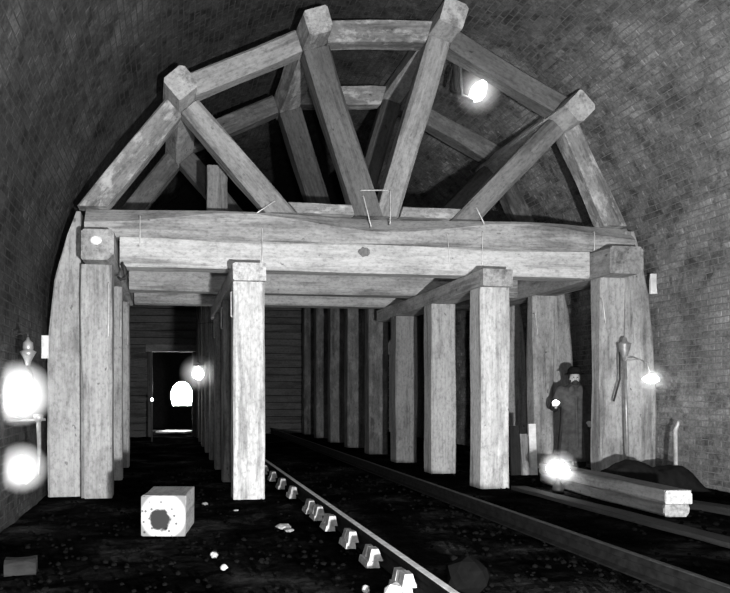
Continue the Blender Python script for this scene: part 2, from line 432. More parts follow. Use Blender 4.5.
# ------------------------------------------------------------------ timber centring ribs
ZB, ZS, ZT = 2.985, 3.385, 3.785       # underside of lower beam, seam, top of upper beam
def P(px, py, Y=9.6): x, z = unproj(px, py, Y); return Vector((x, Y, z))
STR = [  # strut foot pixel, head pixel (purlin centre), width
    (P(276, 208), P(181, 82, 9.15), .31), (P(366, 211), P(318.5, 20.5, 9.15), .38), (P(388, 211), P(454.5, 12.5, 9.15), .33), (P(472, 213), P(581, 106, 9.15), .30)]
PUR = .37
rib_names = ['front', 'second', 'third']
def dog(parent, a, b, inn=(0, 1, 0), leg=.05, r=.009):
    a, b = Vector(a), Vector(b); n = Vector(inn).normalized(); o = -n*.012
    tube('iron_dog', [a+n*leg, a+o, a+o+(b-a)*.02, b+o-(b-a)*.02, b+o, b+n*leg], r, M_IRON, parent, 6)
for k in range(3):
    dy = (0, 2.15, 3.8)[k]; yb = 9.5+dy
    label = ['nearest timber arch frame with pale double beam and four radiating struts, lit fully',
             'middle timber arch frame standing behind the nearest one',
             'rearmost timber arch frame, mostly hidden behind two others'][k]
    rib = empty('timber_arch_frame', (CX, yb+.18, ZB), label, 'timber frame', 'timber arch frames')
    D = Vector((0, dy, 0)); yc = yb+.18
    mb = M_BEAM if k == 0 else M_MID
    timber('lower_beam', (-.66, yc, (ZB+ZS)/2), (6.10, yc, (ZB+ZS)/2), .36, ZS-ZB-.006, mb, rib, ref=(0,0,1), chamf=.022, cm=(2.2,1,1,1))
    timber('upper_beam', (-1.12, yc, (ZS+ZT)/2), (6.84, yc, (ZS+ZT)/2), .36, ZT-ZS-.006, M_MID, rib, ref=(0,0,1), chamf=.03, cm=(1.2,1,1,4.2))
    if k == 2: rib['label'] = 'rearmost pair of cross beams seen beneath the middle frame'
    sd = []
    for i, (ft, hd, w) in enumerate(STR):
        f = ft+D; h = hd+D; f.y = h.y = yc
        ax = (h-f).normalized(); s0 = (ZT+.003-f.z)/ax.z
        f = f+ax*s0
        top = h-ax*(PUR/2+.006)
        nx_ = Vector((ax.z, 0, -ax.x))                # to the right of the strut in the rib's plane
        sd.append((f, h, ax, nx_, w))
    # feet of the two middle struts meet: cut them by the plane between
    for i, (f, h, ax, nx_, w) in enumerate(sd if k < 2 else []):
        top = h-ax*(PUR/2+.006)
        timber('strut', f, top, w, .32, [M_STRUT, M_S2, M_STRUT, M_DULL][i] if k == 0 else M_REAR, rib, cut0=((f.x, 0, ZT+.003), (0, 0, 1)), chamf=.035)
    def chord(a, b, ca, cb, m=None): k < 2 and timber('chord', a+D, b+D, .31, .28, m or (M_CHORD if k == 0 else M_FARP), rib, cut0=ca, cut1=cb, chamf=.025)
    def side(i, sgn): f, h, ax, nx_, w = sd[i]; return (f+nx_*sgn*(w/2+.012), nx_)
    C = [(P(96, 203), P(176, 104)), (P(188, 87), P(306, 38)), (P(318, 32), P(440, 32)), (P(452, 40), P(566, 108)), (P(571, 128), P(613, 222))]
    for a, b in C: a.y = b.y = 9.70
    chord(C[0][0], C[0][1], ((0, 0, ZT+.003), (0, 0, 1)), side(0, -1))
    chord(C[1][0], C[1][1], side(0, 1), side(1, -1), M_STRUT if k == 0 else None)
    chord(C[2][0], C[2][1], side(1, 1), side(2, -1), M_CHORD)
    chord(C[3][0], C[3][1], side(2, 1), side(3, -1), M_S2 if k == 0 else None)
    chord(C[4][0], C[4][1], side(3, 1), ((0, 0, ZT+.003), (0, 0, 1)))
    # spacers on the beam between the strut feet
    for i, j in ((0, 1), (2, 3)) if k < 2 else ():
        a = sd[i][0].x+sd[i][4]/2/abs(sd[i][2].z)+.02; b = sd[j][0].x-sd[j][4]/2/abs(sd[j][2].z)-.02
        pa, pb = Vector((a, yc-.05, ZT+.078)), Vector((b, yc-.05, ZT+.078))
        timber('spacer', pa, pb, .22, .145, M_CHORD, rib, ref=(0,0,1), cut0=side(i, 1), cut1=side(j, -1), chamf=.012)
    if k == 0:
        yf = yb-.002
        def dg(x0, y0, x1, y1, Y=yf, **kw): a, b = P(x0, y0, Y), P(x1, y1, Y); dog(rib, a, b, **kw)
        for q in ((363, 196, 371, 227), (390, 191, 390, 224), (361, 190.5, 388, 190.5), (275, 201, 257, 213), (476, 208, 484, 224),
                  (262, 228, 262, 262), (447, 234, 450, 268), (482, 232, 482, 266), (140, 216, 140, 246), (594, 232, 594, 250)):
            dg(*q)
        s = link('bolt_hole', mesh('knot', *(lambda n: ([(.085*math.cos(6.283*i/n)*(1+.15*math.sin(i*2.1)), 0, .07*math.sin(6.283*i/n)*(1+.15*math.cos(i*3.1))) for i in range(n)]+[(.075*math.cos(6.283*i/n), -.012, .06*math.sin(6.283*i/n)) for i in range(n)],
             [tuple(range(n, 2*n))]+[(i, (i+1) % n, n+(i+1) % n, n+i) for i in range(n)]))(14)), M_DULL, rib, P(364, 252, yb+.001))
    # wall posts: curved outer timbers against the brick
    for sgn, inner, prof in ((-1, -1.175, [(-.08, -1.60), (1.0, -1.61), (2.0, -1.60), (2.8, -1.52), (3.4, -1.36), (3.72, -1.235)]),
                             (1, 6.735, [(.0, 7.26), (1.0, 7.27), (2.0, 7.22), (2.8, 7.13), (3.4, 7.0), (3.72, 6.9)])):
        wp = empty('wall_post', ((inner+prof[0][1])/2, yb+.26, prof[0][0]), ['', ''][0] or (
            '%s curved timber post against the %s brick wall' % (['nearest', 'middle', 'rearmost'][k], 'left' if sgn < 0 else 'right')), 'post', 'curved wall posts')
        V, Fc = [], []; pr = []
        for q in range(len(prof)-1):
            for t in (0, .34, .67): pr.append((prof[q][0]*(1-t)+prof[q+1][0]*t, prof[q][1]*(1-t)+prof[q+1][1]*t))
        pr.append(prof[-1])
        rr = random.Random(k*2+sgn)
        for z, xo in pr:
            for (x, y) in ((inner, yb+.10), (inner, yb+.42), (xo, yb+.42), (xo, yb+.12), (xo-(xo-inner)*.07, yb+.10)):
                V.append((x+rr.uniform(-.004, .004)-wp.location.x, y+rr.uniform(-.004, .004)-wp.location.y, z-wp.location.z))
        for q in range(len(pr)-1):
            for e in range(5): Fc.append((q*5+e, q*5+(e+1) % 5, q*5+5+(e+1) % 5, q*5+5+e))
        Fc.append((4, 3, 2, 1, 0)); e = (len(pr)-1)*5; Fc.append((e, e+1, e+2, e+3, e+4))
        link('curved_timber', mesh('wall_post', V, Fc), M_MID, wp, (0, 0, 0), local=True)
        # short wedge block that jams the post against the bricks
        zc = 2.75 if sgn > 0 else 1.75
        xo = 7.2 if sgn > 0 else -1.63
        if k == 0:
            xx, zz0 = (unproj(653, 284, yb+.05) if sgn > 0 else unproj(45, 347, yb+.05))
            timber('wedge', (xx, yb+.045, zz0-.15), (xx, yb+.045, zz0+.15), .10, .05, M_WHITEB, wp, chamf=.01)
# purlins along the tunnel over the strut heads
ordn = ['leftmost', 'second from the left', 'third from the left', 'rightmost']
for i, (ft, hd, w) in enumerate(STR):
    ax = Vector((hd.x-ft.x, 0, hd.z-ft.z)).normalized()
    o = timber('purlin', (hd.x, 9.15, hd.z), (hd.x, 12.1, hd.z), PUR-.02, PUR-.02, M_PURL, None, ref=ax, chamf=.03)
    tag(o, 'long arch purlin, %s of four, with lit square end above its strut' % ordn[i], 'purlin', 'purlins over the arch')
# outer cap beams (ends show beside the lower beam)
for sgn, xc, wd in ((-1, -.905, .41), (1, 6.40, .52)):
    o = timber('cap_beam', (xc, 9.08, (ZB+ZS)/2-.004), (xc, 13.75, (ZB+ZS)/2-.004), ZS-ZB-.012, wd, M_MID if sgn < 0 else M_STRUT, None, ref=(1, 0, 0), chamf=.05)
    tag(o, 'long cap beam at the %s end of the pale beam, square end toward camera' % ('left' if sgn < 0 else 'right'), 'beam', 'cap beams')
    if sgn < 0:
        p = P(96, 240, 9.07)
        n = 10; V = [(.075*math.cos(6.283*i/n), 0, .06*math.sin(6.283*i/n)) for i in range(n)]+[(.06*math.cos(6.283*i/n), -.014, .045*math.sin(6.283*i/n)) for i in range(n)]
        nl = link('nail_plate', mesh('plate', V, [tuple(range(n, 2*n))]+[(i, (i+1) % n, n+(i+1) % n, n+i) for i in range(n)]), M_WHITEB)
        nl.parent = o; nl.matrix_basis = (Matrix.Translation(o.location) @ o.rotation_euler.to_matrix().to_4x4()).inverted() @ Matrix.Translation(p)
# inner cap beams on the post rows
ZC = 2.745
for nm, xc, y0, m in (('left', 1.015, 8.96, M_PALE), ('right', 4.40, 8.94, M_MID)):
    o = timber('cap_beam', (xc, y0, (ZC+ZB)/2), (xc, 13.85, (ZC+ZB)/2), ZB-ZC-.008, .43, m, None, ref=(1, 0, 0), chamf=.014)
    tag(o, 'long cap beam lying on the %s row of inner posts' % nm, 'beam', 'cap beams')
# post rows
NUM = ['nearest', 'second', 'third', 'fourth', 'fifth', 'sixth', 'seventh', 'eighth']
def post(x, y, z0, z1, w, d, mat, label, group, ch=.02):
    r = empty('timber_post', (x, y+d/2, z0), label, 'post', group)
    timber('shaft', (x, y+d/2, z0), (x, y+d/2, z1), w, d, mat, r, chamf=ch)
    return r
for i in range(8):
    y = 9.0+1.8*i
    if y > 21.8: break
    z1 = ZC-.004 if y < 13.6 else 4.3
    po = post(1.015, y, floor_z(1.0, 0)-.005, z1, .41, .36, M_PALE if i == 0 else M_DULL, NUM[i]+' post of the inner left row'+(', bright and pale beside the track' if i == 0 else ', seen edge on in the left passage'), 'inner left post row', .018)
    if 0 < i < 3: dog(po, (.80, y+.06, 2.30), (.80, y+.06, 2.62), inn=(1, 0, 0))
    if i == 0: dog(po, (.803, y+.12, 2.30), (.803, y+.12, 2.62), inn=(1, 0, 0))
    po = post(4.39, y, 0-.005, z1, .42, .36, [M_BEAM, M_MID, M_DULL][i] if i < 3 else M_FARP, NUM[i]+' post of the inner right row'+(' beyond the track' if i else ', closest to camera beyond the track'), 'inner right post row', .02)  # darker timber from the third post on, light falloff put into the colour
for k in range(3):
    yb = 9.5+1.9*k
    po = post(-.955, yb-.08, -.085, ZB+.002, .40, .38, M_MID, ['nearest', 'middle', 'rearmost'][k]+' square post under the left outer cap beam', 'outer left posts', .03)
    dog(po, (-.80, yb-.085, 2.05), (-.80, yb-.085, 2.75)) if k == 0 else dog(po, (-.77, yb-.085, 2.2), (-.77, yb-.085, 2.6))
    po = post(6.425, yb-.08, -.005, ZB+.002, .39, .27, M_MID, ['nearest', 'middle', 'rearmost'][k]+' square post under the right outer cap beam', 'outer right posts', .03)
    dog(po, (6.29, yb-.085, 2.32), (6.24, yb-.085, 2.68))
# hook hanging under the left end of the lower beam
hk = tube('iron_hook', [P(122, 266, 9.44)+Vector(q) for q in ((0, .05, .05), (0, 0, .02), (.03, 0, -.02), (.05, 0, -.09), (.03, 0, -.16), (-.02, 0, -.18), (-.06, 0, -.14))], [.02, .025, .028, .03, .028, .022, .012], M_DIRON, None, 8)
tag(hk, 'dark iron hook under the left end of the pale beam', 'hook')
# small prop standing on the beam behind the front frame
o = timber('prop_block', (P(217, 205, 10.3).x, 10.35, 3.79), (P(217, 205, 10.3).x, 10.35, 4.62), .30, .28, M_DULL, None, chamf=.015)
bq = timber('cross_sill', (.3, 10.35, ZT-.15), (2.6, 10.35, ZT-.15), .28, .29, M_DARK, None, ref=(0,0,1), chamf=.015)
tag(o, 'short square block standing behind the leftmost front strut', 'block')
tag(bq, 'dark sill lying between the front and middle frames', 'beam')

# ------------------------------------------------------------------ track
def rail_mesh(L):
    pr = [(-.055, 0), (.055, 0), (.055, .012), (.014, .03), (.012, .09), (.034, .10), (.034, .135), (.026, .145), (-.026, .145), (-.034, .135), (-.034, .10), (-.012, .09), (-.014, .03), (-.055, .012)]
    n = len(pr); ns = 20; V, Fc = [], []
    for i in range(ns+1):
        for x, z in pr: V.append((x, L*i/ns, z))
    for i in range(ns):
        for k in range(n): Fc.append((i*n+k, i*n+(k+1) % n, i*n+n+(k+1) % n, i*n+n+k))
    Fc.append(tuple(range(n))); Fc.append(tuple(range(ns*n, ns*n+n)))
    return mesh('rail', V, Fc)
XR1, XR2 = 1.60, 3.24
rm = rail_mesh(19.6)
M_RAILD = plain('dark_rail_web', .012, .8, 0, .4)
tops = []
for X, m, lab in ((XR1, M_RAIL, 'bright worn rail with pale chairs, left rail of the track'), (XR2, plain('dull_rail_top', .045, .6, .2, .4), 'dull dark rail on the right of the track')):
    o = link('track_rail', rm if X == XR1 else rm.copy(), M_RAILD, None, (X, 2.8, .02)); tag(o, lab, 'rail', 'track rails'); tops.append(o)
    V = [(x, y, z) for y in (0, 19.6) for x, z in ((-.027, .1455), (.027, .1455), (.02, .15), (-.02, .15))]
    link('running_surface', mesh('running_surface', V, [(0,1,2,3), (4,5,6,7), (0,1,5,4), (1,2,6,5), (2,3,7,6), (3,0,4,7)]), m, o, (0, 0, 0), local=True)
ysl = [4.42, 5.15, 5.8, 6.55, 7.1, 7.5, 8.6, 9.45, 10.3, 11.2, 12.1]
def chair_mesh(seed):
    r = random.Random(seed); V, Fc = [], []
    def box(x0, x1, y0, y1, z0, z1, tz=0):
        b = len(V)
        for z, s in ((z0, 0), (z1, tz)):
            for x, y in ((x0+s, y0+s*.3), (x1-s, y0+s*.3), (x1-s, y1-s*.3), (x0+s, y1-s*.3)): V.append((x+r.uniform(-.006, .006), y+r.uniform(-.006, .006), z))
        Fc.extend([(b, b+1, b+2, b+3), (b+4, b+5, b+6, b+7)]+[(b+i, b+(i+1) % 4, b+4+(i+1) % 4, b+4+i) for i in range(4)])
    box(-.155, -.058, -.12, .12, .0, .05, .012)
    box(-.135, -.036, -.115, -.015, .05, .14, .022); box(-.13, -.036, .03, .115, .05, .13, .022)
    return mesh('chair', V, Fc)
cms = [chair_mesh(i) for i in range(4)]
for i, y in enumerate(ysl):
    link('rail_chair', cms[i % 4], M_CHAIR, tops[0], (XR1, y, .0))
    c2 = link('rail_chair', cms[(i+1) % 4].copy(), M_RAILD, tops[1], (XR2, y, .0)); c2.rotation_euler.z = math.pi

# ------------------------------------------------------------------ loose timbers, boards and stones
def endgrain():
    t = NT('cut_log_end'); tc = t.n('ShaderNodeTexCoord'); sp = t.n('ShaderNodeSeparateXYZ'); t.l(tc.outputs['Object'], sp.inputs[0])
    cm = t.n('ShaderNodeCombineXYZ'); t.l(sp.outputs['X'], cm.inputs[0]); t.l(sp.outputs['Y'], cm.inputs[1])
    ln = t.n('ShaderNodeVectorMath', operation='LENGTH'); t.l(cm.outputs[0], ln.inputs[0])
    ns = t.noise(cm.outputs[0], 9, 3, .6)
    ad = t.n('ShaderNodeMath', operation='MULTIPLY_ADD'); t.l(ns, ad.inputs[0]); ad.inputs[1].default_value = .03; t.l(ln.outputs['Value'], ad.inputs[2])
    disc = t.ramp(ad.outputs[0], [(.222, .47), (.245, .2)])
    of = t.n('ShaderNodeVectorMath', operation='SUBTRACT'); t.l(cm.outputs[0], of.inputs[0]); of.inputs[1].default_value = (.035, -.035, 0)
    l2 = t.n('ShaderNodeVectorMath', operation='LENGTH'); t.l(of.outputs[0], l2.inputs[0])
    ad2 = t.n('ShaderNodeMath', operation='MULTIPLY_ADD'); t.l(ns, ad2.inputs[0]); ad2.inputs[1].default_value = .12; t.l(l2.outputs['Value'], ad2.inputs[2])
    col = t.mix(t.ramp(ad2.outputs[0], [(.15, .06), (.17, 1.0)]), disc, 1, 'MULTIPLY')
    vo = t.n('ShaderNodeTexVoronoi'); vo.inputs['Scale'].default_value = 17; t.l(cm.outputs[0], vo.inputs['Vector'])
    col = t.mix(t.ramp(vo.outputs['Distance'], [(.14, .25), (.26, 1.0)]), col, 1, 'MULTIPLY')
    return t.finish(col, .8, ns, .2, .01)
M_END = endgrain()
oc = empty('timber_offcut', (.0, 7.1, -.09), 'short squared log offcut with round pale end and dark heart', 'log', rz=math.radians(-9))
d = Vector((math.sin(math.radians(9)), math.cos(math.radians(9)), 0)); c0 = Vector((-.06, 6.80, .12))
body = timber('log_body', c0, c0+d*.64, .43, .39, M_MID, oc, ref=(0, 0, 1), chamf=.012)
# a thin sawn end face of its own
ef = timber('sawn_end', c0-d*.016, c0-d*.002, .425, .385, M_END, oc, ref=(0, 0, 1), chamf=.012, jit=.001)
bt = empty('baulk', (5.32, 8.3, 0), 'long squared baulk lying beside the right wall, pale sawn end toward camera', 'timber')
timber('upper_length', (5.24, 6.62, .215), (5.40, 9.4, .215), .29, .145, M_S2, bt, ref=(0, 0, 1), chamf=.015)
timber('lower_length', (5.25, 6.66, .072), (5.41, 9.4, .072), .28, .14, M_DARK, bt, ref=(0, 0, 1), chamf=.02)
timber('sawn_end', (5.2385, 6.59, .215), (5.2395, 6.612, .215), .285, .14, M_PALE, bt, ref=(0, 0, 1), chamf=.02)
timber('sawn_end', (5.2485, 6.63, .072), (5.2495, 6.652, .072), .27, .13, M_CHAIR, bt, ref=(0, 0, 1), chamf=.025)
o = timber('ground_plank', (4.72, 4.6, .03), (4.62, 8.8, .03), .22, .05, M_BLACKW, None, ref=(0, 0, 1), chamf=.008)
tag(o, 'long dark plank lying on the ground right of the track', 'plank')
o = timber('ground_plank', (6.15, 5.9, .04), (5.7, 7.6, .04), .2, .08, M_BLACKW, None, ref=(0, 0, 1), chamf=.008)
tag(o, 'dark plank on the ground in front of the baulk end', 'plank')
for nm, x0, x1, yt, yg, m, lab in (('b', 530, 537.5, 424, 475, M_WHITEB, 'bright whitened upright board beside the man'),
                                 ('b', 521.5, 529, 434, 474, M_MID, 'grey shorter upright board next to the white board'),
                                 ('b', 511, 521, 426, 478, M_BLACKW, 'black upright board left of the grey and white boards')):
    Y = 10.4; a = unproj((x0+x1)/2, yt, Y); wdt = unproj(x1, 450, Y)[0]-unproj(x0, 450, Y)[0]
    o = timber('upright_board', (a[0], Y, 0), (a[0]-.01, Y+.05, a[1]), wdt-.01, .05, m, None, chamf=.006)
    tag(o, lab, 'board', 'upright boards beside the man')
bx = tube('iron_bar', [(6.74, 8.55, 0), (6.80, 8.62, .1), (6.98, 8.85, .78), (7.03, 8.87, .86), (7.0, 8.82, .90)], [.03, .028, .027, .024, .012], M_IRON, None, 8)
tag(bx, 'short pale bar leaning against the right wall', 'bar')
def heap(name, cx, cy, sx, sy, h, mat, label, seed):
    V, Fc = [], []; n = 40
    for j in range(n+1):
        for i in range(n+1):
            u, v = i/n*2-1, j/n*2-1; rr = max(0, 1-abs(u)**4)*max(0, 1-abs(v)**2.5)
            p = Vector((u*sx, v*sy, seed)); z = h*rr*(1+.35*noise.noise(p*2.2))+.03*rr*noise.noise(p*9)
            V.append((u*sx, v*sy, max(0, z)))
    for j in range(n):
        for i in range(n): a = j*(n+1)+i; Fc.append((a, a+1, a+n+2, a+n+1))
    b = len(V); V += [(-sx, -sy, -.06), (sx, -sy, -.06), (sx, sy, -.06), (-sx, sy, -.06)]; Fc.append((b, b+1, b+2, b+3))
    o = link(name, mesh(name, V, Fc), mat, None, (cx, cy, 0)); tag(o, label, 'dirt', kind='stuff'); return o
heap('dirt_heap', 6.28, 8.6, .80, .34, .36, M_SOOTW, 'low black heap of spoil in front of the man and right posts', 4)
for i, (px, py, s) in enumerate(((403, 586, .085), (392, 588, .05), (386, 591, .04), (412, 590, .05), (424, 583, .075), (430, 577, .05), (398, 592, .05), (418, 592, .04), (366, 576, .035), (284, 521, .08), (289, 524, .05), (214, 547, .04), (224, 558, .03), (236, 503, .035), (205, 497, .05))):
    yc = (CAM_Z-(.05 if i < 9 else 0))*F/(py-PY); a = math.atan((px-PX)/F)+PSI; Y = yc/(math.tan(a)*math.sin(PSI)+math.cos(PSI)); X = Y*math.tan(a)
    flat = .35 if i in (9, 10, 13, 14) else .8
    o = lump('stone', (X-(.05 if i < 8 else 0), Y, floor_z(X, Y)-.02), (s, s*.8, s*flat), M_STONE if i not in (9, 10) else M_CHAIR, i+2, rough=.35, rz=i)
    LB = ['largest pale stone left of the bright rail at the bottom edge', 'small pale stone just left of the largest one', 'tiny pale stone leftmost of the pile by the rail', 'pale stone right of the largest one at the bottom edge',
          'big pale stone touching the chair of the bright rail', 'pale stone at the top right of the pile by the rail', 'small pale stone below the largest one', 'tiny pale stone lowest on the right of the pile',
          'single pale pebble lying apart left of the stone pile', 'flat grey chip alone on the ground right of the bright left post', 'smaller chip beside the flat grey chip', 'pale pebble in front of the log offcut',
          'smaller pale pebble nearest camera before the log offcut', 'small pale chip at the foot of the bright left post', 'flat pale chip right behind the log offcut']
    tag(o, LB[i], 'stone', 'loose pale stones')
o = lump('rock', (1.93, 4.35, -.02), (.14, .12, .12), M_DSTONE, 31, rough=.3); tag(o, 'dark rounded rock between the rails at the front', 'rock')
o = timber('ground_block', (-1.25, 5.6, -.03), (-1.02, 5.62, -.03), .14, .12, M_BLACKW, None, ref=(0, 0, 1), chamf=.02); tag(o, 'small dark block on the ground at the front left', 'block')
o = timber('fallen_board', (-.26, 24.4, -.02), (.68, 23.9, -.02), .9, .05, M_WHITEB, None, ref=(0, 0, 1), chamf=.006); tag(o, 'pale board on the floor far down the left passage', 'board')
rr = random.Random(11); cm = []
for i in range(5):
    bm = bmesh.new(); bmesh.ops.create_icosphere(bm, subdivisions=1, radius=1)
    for v in bm.verts: v.co *= 1+.45*noise.noise(v.co*1.5+Vector((i*4, 0, 0)))
    cm.append([v.co.copy() for v in bm.verts]); fc = [tuple(v.index for v in f.verts) for f in bm.faces]; bm.free()
V, Fc = [], []
for i in range(2200):                                          # loose ballast and coal crumbs nobody could count
    x = rr.uniform(-1.6, 7.2); y = 4.0+rr.random()**1.6*9; s = rr.uniform(.01, .026)*(1.3 if rr.random() < .1 else 1)
    b = len(V); a = rr.uniform(0, 6.28); ca, sa = math.cos(a), math.sin(a)
    for c in cm[i % 5]: V.append((x+(c.x*ca-c.y*sa)*s, y+(c.x*sa+c.y*ca)*s, floor_z(x, y)-.012+s*.4+c.z*s*.7))
    Fc += [tuple(b+q for q in f) for f in fc]
me = bpy.data.meshes.new('ballast'); me.from_pydata(V, [], Fc)
tag(link('ballast', me, plain('coal_crumbs', .004, 1, 0, .6, 3), bpy.data.objects['floor']), kind='stuff')

# ------------------------------------------------------------------ lamps
def flame(loc, w, h, parent, tilt=(0, 0, 1), seed=1):
    prof = [(.0, -.5), (.22, -.46), (.42, -.3), (.5, -.1), (.44, .12), (.28, .32), (.12, .46), (0, .5)]
    V, Fc = [], []; n = 14
    for i, (r, z) in enumerate(prof):
        for k in range(n):
            a = 6.2832*k/n; q = Vector((r*math.cos(a), r*math.sin(a), z)); q *= 1+.16*noise.noise(q*3+Vector((seed, 0, 0)))
            V.append((q.x*w, q.y*w, q.z*h))
    for i in range(len(prof)-1):
        for k in range(n): Fc.append((i*n+k, i*n+(k+1) % n, i*n+n+(k+1) % n, i*n+n+k))
    o = link('flame', mesh('flame', V, Fc, True), M_FLAME, parent, loc)
    o.rotation_euler = Vector((0, 0, 1)).rotation_difference(Vector(tilt)).to_euler()
    return o
def haze(loc, r, parent, dens):  # added scatter volume that imitates the soft halo round a flame
    bm = bmesh.new(); bmesh.ops.create_icosphere(bm, subdivisions=3, radius=r)
    me = bpy.data.meshes.new('glow_haze'); bm.to_mesh(me); bm.free()
    t = NT('lamp_glow_haze'); t.t.nodes.remove(t.b)
    tc = t.n('ShaderNodeTexCoord'); ln = t.n('ShaderNodeVectorMath', operation='LENGTH'); t.l(tc.outputs['Object'], ln.inputs[0])
    mr = t.n('ShaderNodeMapRange'); mr.inputs[1].default_value = 0; mr.inputs[2].default_value = r; mr.inputs[3].default_value = dens; mr.inputs[4].default_value = 0
    t.l(ln.outputs['Value'], mr.inputs[0])
    vs = t.n('ShaderNodeVolumeScatter'); vs.inputs['Color'].default_value = (.9, .9, .9, 1); t.l(mr.outputs[0], vs.inputs['Density'])
    t.l(vs.outputs[0], t.out.inputs['Volume'])
    o = link('glow_haze', me, t.m, parent, loc); tag(o, kind='stuff'); return o
def lamp_light(loc, power, parent, r=.05):
    o = point_light('lamp_light', Vector(loc)-Vector(parent.location), power, r); o.parent = parent; return o
# left wall: two naphtha flare lamps
YL = 7.5
a = P(28, 350, YL); f1 = P(20, 393, YL); f2 = P(22, 468, YL); s2 = P(38.5, 420, YL)
A = empty('flare_lamp', (a.x, a.y, a.z), 'upper flare lamp on the left wall with pointed tank above its large flame', 'lamp', 'left flare lamps')
lathe('tank', [(.012, .13), (.02, .10), (.05, .075), (.055, .02), (.05, 0), (.085, -.02), (.06, -.06), (.04, -.10), (.02, -.16)], (a.x, a.y, a.z), M_LAMP, A)
tube('wall_hook', [(a.x, a.y, a.z+.12), (a.x, a.y, a.z+.17), (a.x-.04, a.y+.02, a.z+.18), (a.x-.13, a.y+.04, a.z+.16)], .01, M_DIRON, A)
tube('pipe', [(a.x, a.y, a.z-.15), (a.x+.04, a.y, a.z-.26), (a.x+.05, a.y, a.z-.5), (a.x+.02, a.y, a.z-.62), (f1.x, f1.y, f1.z-.24)], .014, M_LAMP, A)
lathe('burner', [(.01, -.05), (.03, -.04), (.05, 0), (.045, .01), (.01, .005)], (f1.x, f1.y, f1.z-.21), M_LAMP, A)
flame(f1, .30, .46, A, (.1, 0, 1), 2); haze(f1, .36, A, 9); lamp_light(f1, 40, A)
B = empty('flare_lamp', (s2.x, s2.y, f2.z-.15), 'lower flare lamp by the left wall, flame beside a thin stem with crossbar', 'lamp', 'left flare lamps')
tube('stem', [(s2.x+.01, s2.y, f2.z-.08), (s2.x+.01, s2.y, f2.z), (s2.x, s2.y, s2.z+.02)], [.016, .018, .026], M_LAMP, B)
tube('crossbar', [(CX-RAD+.01, s2.y, s2.z-.01), (s2.x+.07, s2.y, s2.z+.005)], .014, M_LAMP, B)
lathe('cup', [(.02, -.06), (.045, -.02), (.05, .02), (.03, .03)], (s2.x, s2.y, s2.z+.03), M_LAMP, B)
tube('arm', [(s2.x+.01, s2.y, f2.z-.06), (f2.x+.05, s2.y, f2.z-.17), (f2.x, s2.y, f2.z-.13)], .011, M_LAMP, B)
flame(f2, .20, .26, B, (-.1, 0, 1), 5); haze(f2, .28, B, 10); lamp_light(f2, 22, B)
# right stand lamp
YR = 9.2
s3 = P(625, 345, YR); f3 = P(651, 378.5, YR)
C_ = empty('flare_lamp', (s3.x, YR, 0), 'flare lamp on a tall thin pole before the right posts with side flame', 'lamp')
tube('pole', [(s3.x+.05, YR, 0), (s3.x+.02, YR, 1.0), (s3.x, YR, s3.z-.18)], [.028, .026, .022], M_LAMP, C_)
lathe('tank', [(.02, -.24), (.05, -.16), (.07, -.08), (.085, .0), (.09, .02), (.04, .05), (.03, .10), (.02, .11)], (s3.x-.01, YR, s3.z), M_LAMP, C_)
tube('arm', [(s3.x+.01, YR, s3.z-.22), (s3.x+.2, YR, s3.z-.2), (f3.x-.05, YR, s3.z-.25), (f3.x-.02, YR, f3.z+.09)], .011, M_LAMP, C_)
tube('spare_rod', [(s3.x-.07, YR+.02, s3.z-.1), (s3.x-.06, YR+.03, 1.5), (s3.x-.15, YR+.04, 1.18)], .014, M_DIRON, C_)
flame(f3, .21, .13, C_, (.1, 0, 1), 8); haze(f3, .28, C_, 2.5); lamp_light(f3, 16, C_, .03)
# lamp under the arch
YA = 10.0
s4 = P(456, 60, YA); f4 = P(479, 90.5, YA)
D_ = empty('flare_lamp', (s4.x, YA, s4.z), 'hanging flare lamp with bright flame under the right side of the arch', 'lamp')
lathe('tank', [(.10, .03), (.11, .0), (.05, -.03), (.045, -.1), (.035, -.42), (.02, -.46)], s4, M_DIRON, D_)
tube('pipe', [s4+Vector((.07, 0, -.02)), s4+Vector((.08, 0, -.40)), s4+Vector((.1, 0, -.52)), f4+Vector((-.08, 0, -.16))], .02, M_LAMP, D_)
tube('hanger', [s4+Vector((0, 0, .02)), s4+Vector((.0, 0, .08)), P(459, 46, 9.7)+Vector((0, .15, 0))], .012, M_DIRON, D_)
flame(f4, .23, .37, D_, (.55, 0, 1), 11); haze(f4, .38, D_, 2.); lamp_light(f4, 30, D_)
# passage lamps
f5 = P(198, 373, 14.3)
E_ = empty('passage_lamp', (f5.x, f5.y, f5.z), 'round glowing lamp hanging in the left passage', 'lamp')
flame(f5, .24, .26, E_, (0, 0, 1), 4); haze(f5, .4, E_, 3.0); lamp_light(f5, 22, E_)
lathe('cap', [(.11, .0), (.06, .05), (.02, .08), (.01, .1)], f5+Vector((0, 0, .15)), M_DIRON, E_)
tube('hanger', [f5+Vector((0, 0, .24)), f5+Vector((0, 0, 1.0)), f5+Vector((.35, .1, 1.05))], .008, M_DIRON, E_)
f6 = P(152, 399.5, 20.0)
G_ = empty('candle_lamp', (f6.x, f6.y, -.08), 'tiny candle on a stake at the left of the far doorway', 'candle')
tube('stake', [(f6.x, f6.y, -.08), (f6.x, f6.y, f6.z-.1)], .025, M_DARK, G_)
flame(f6, .08, .10, G_); lamp_light(f6, 3, G_, .03)
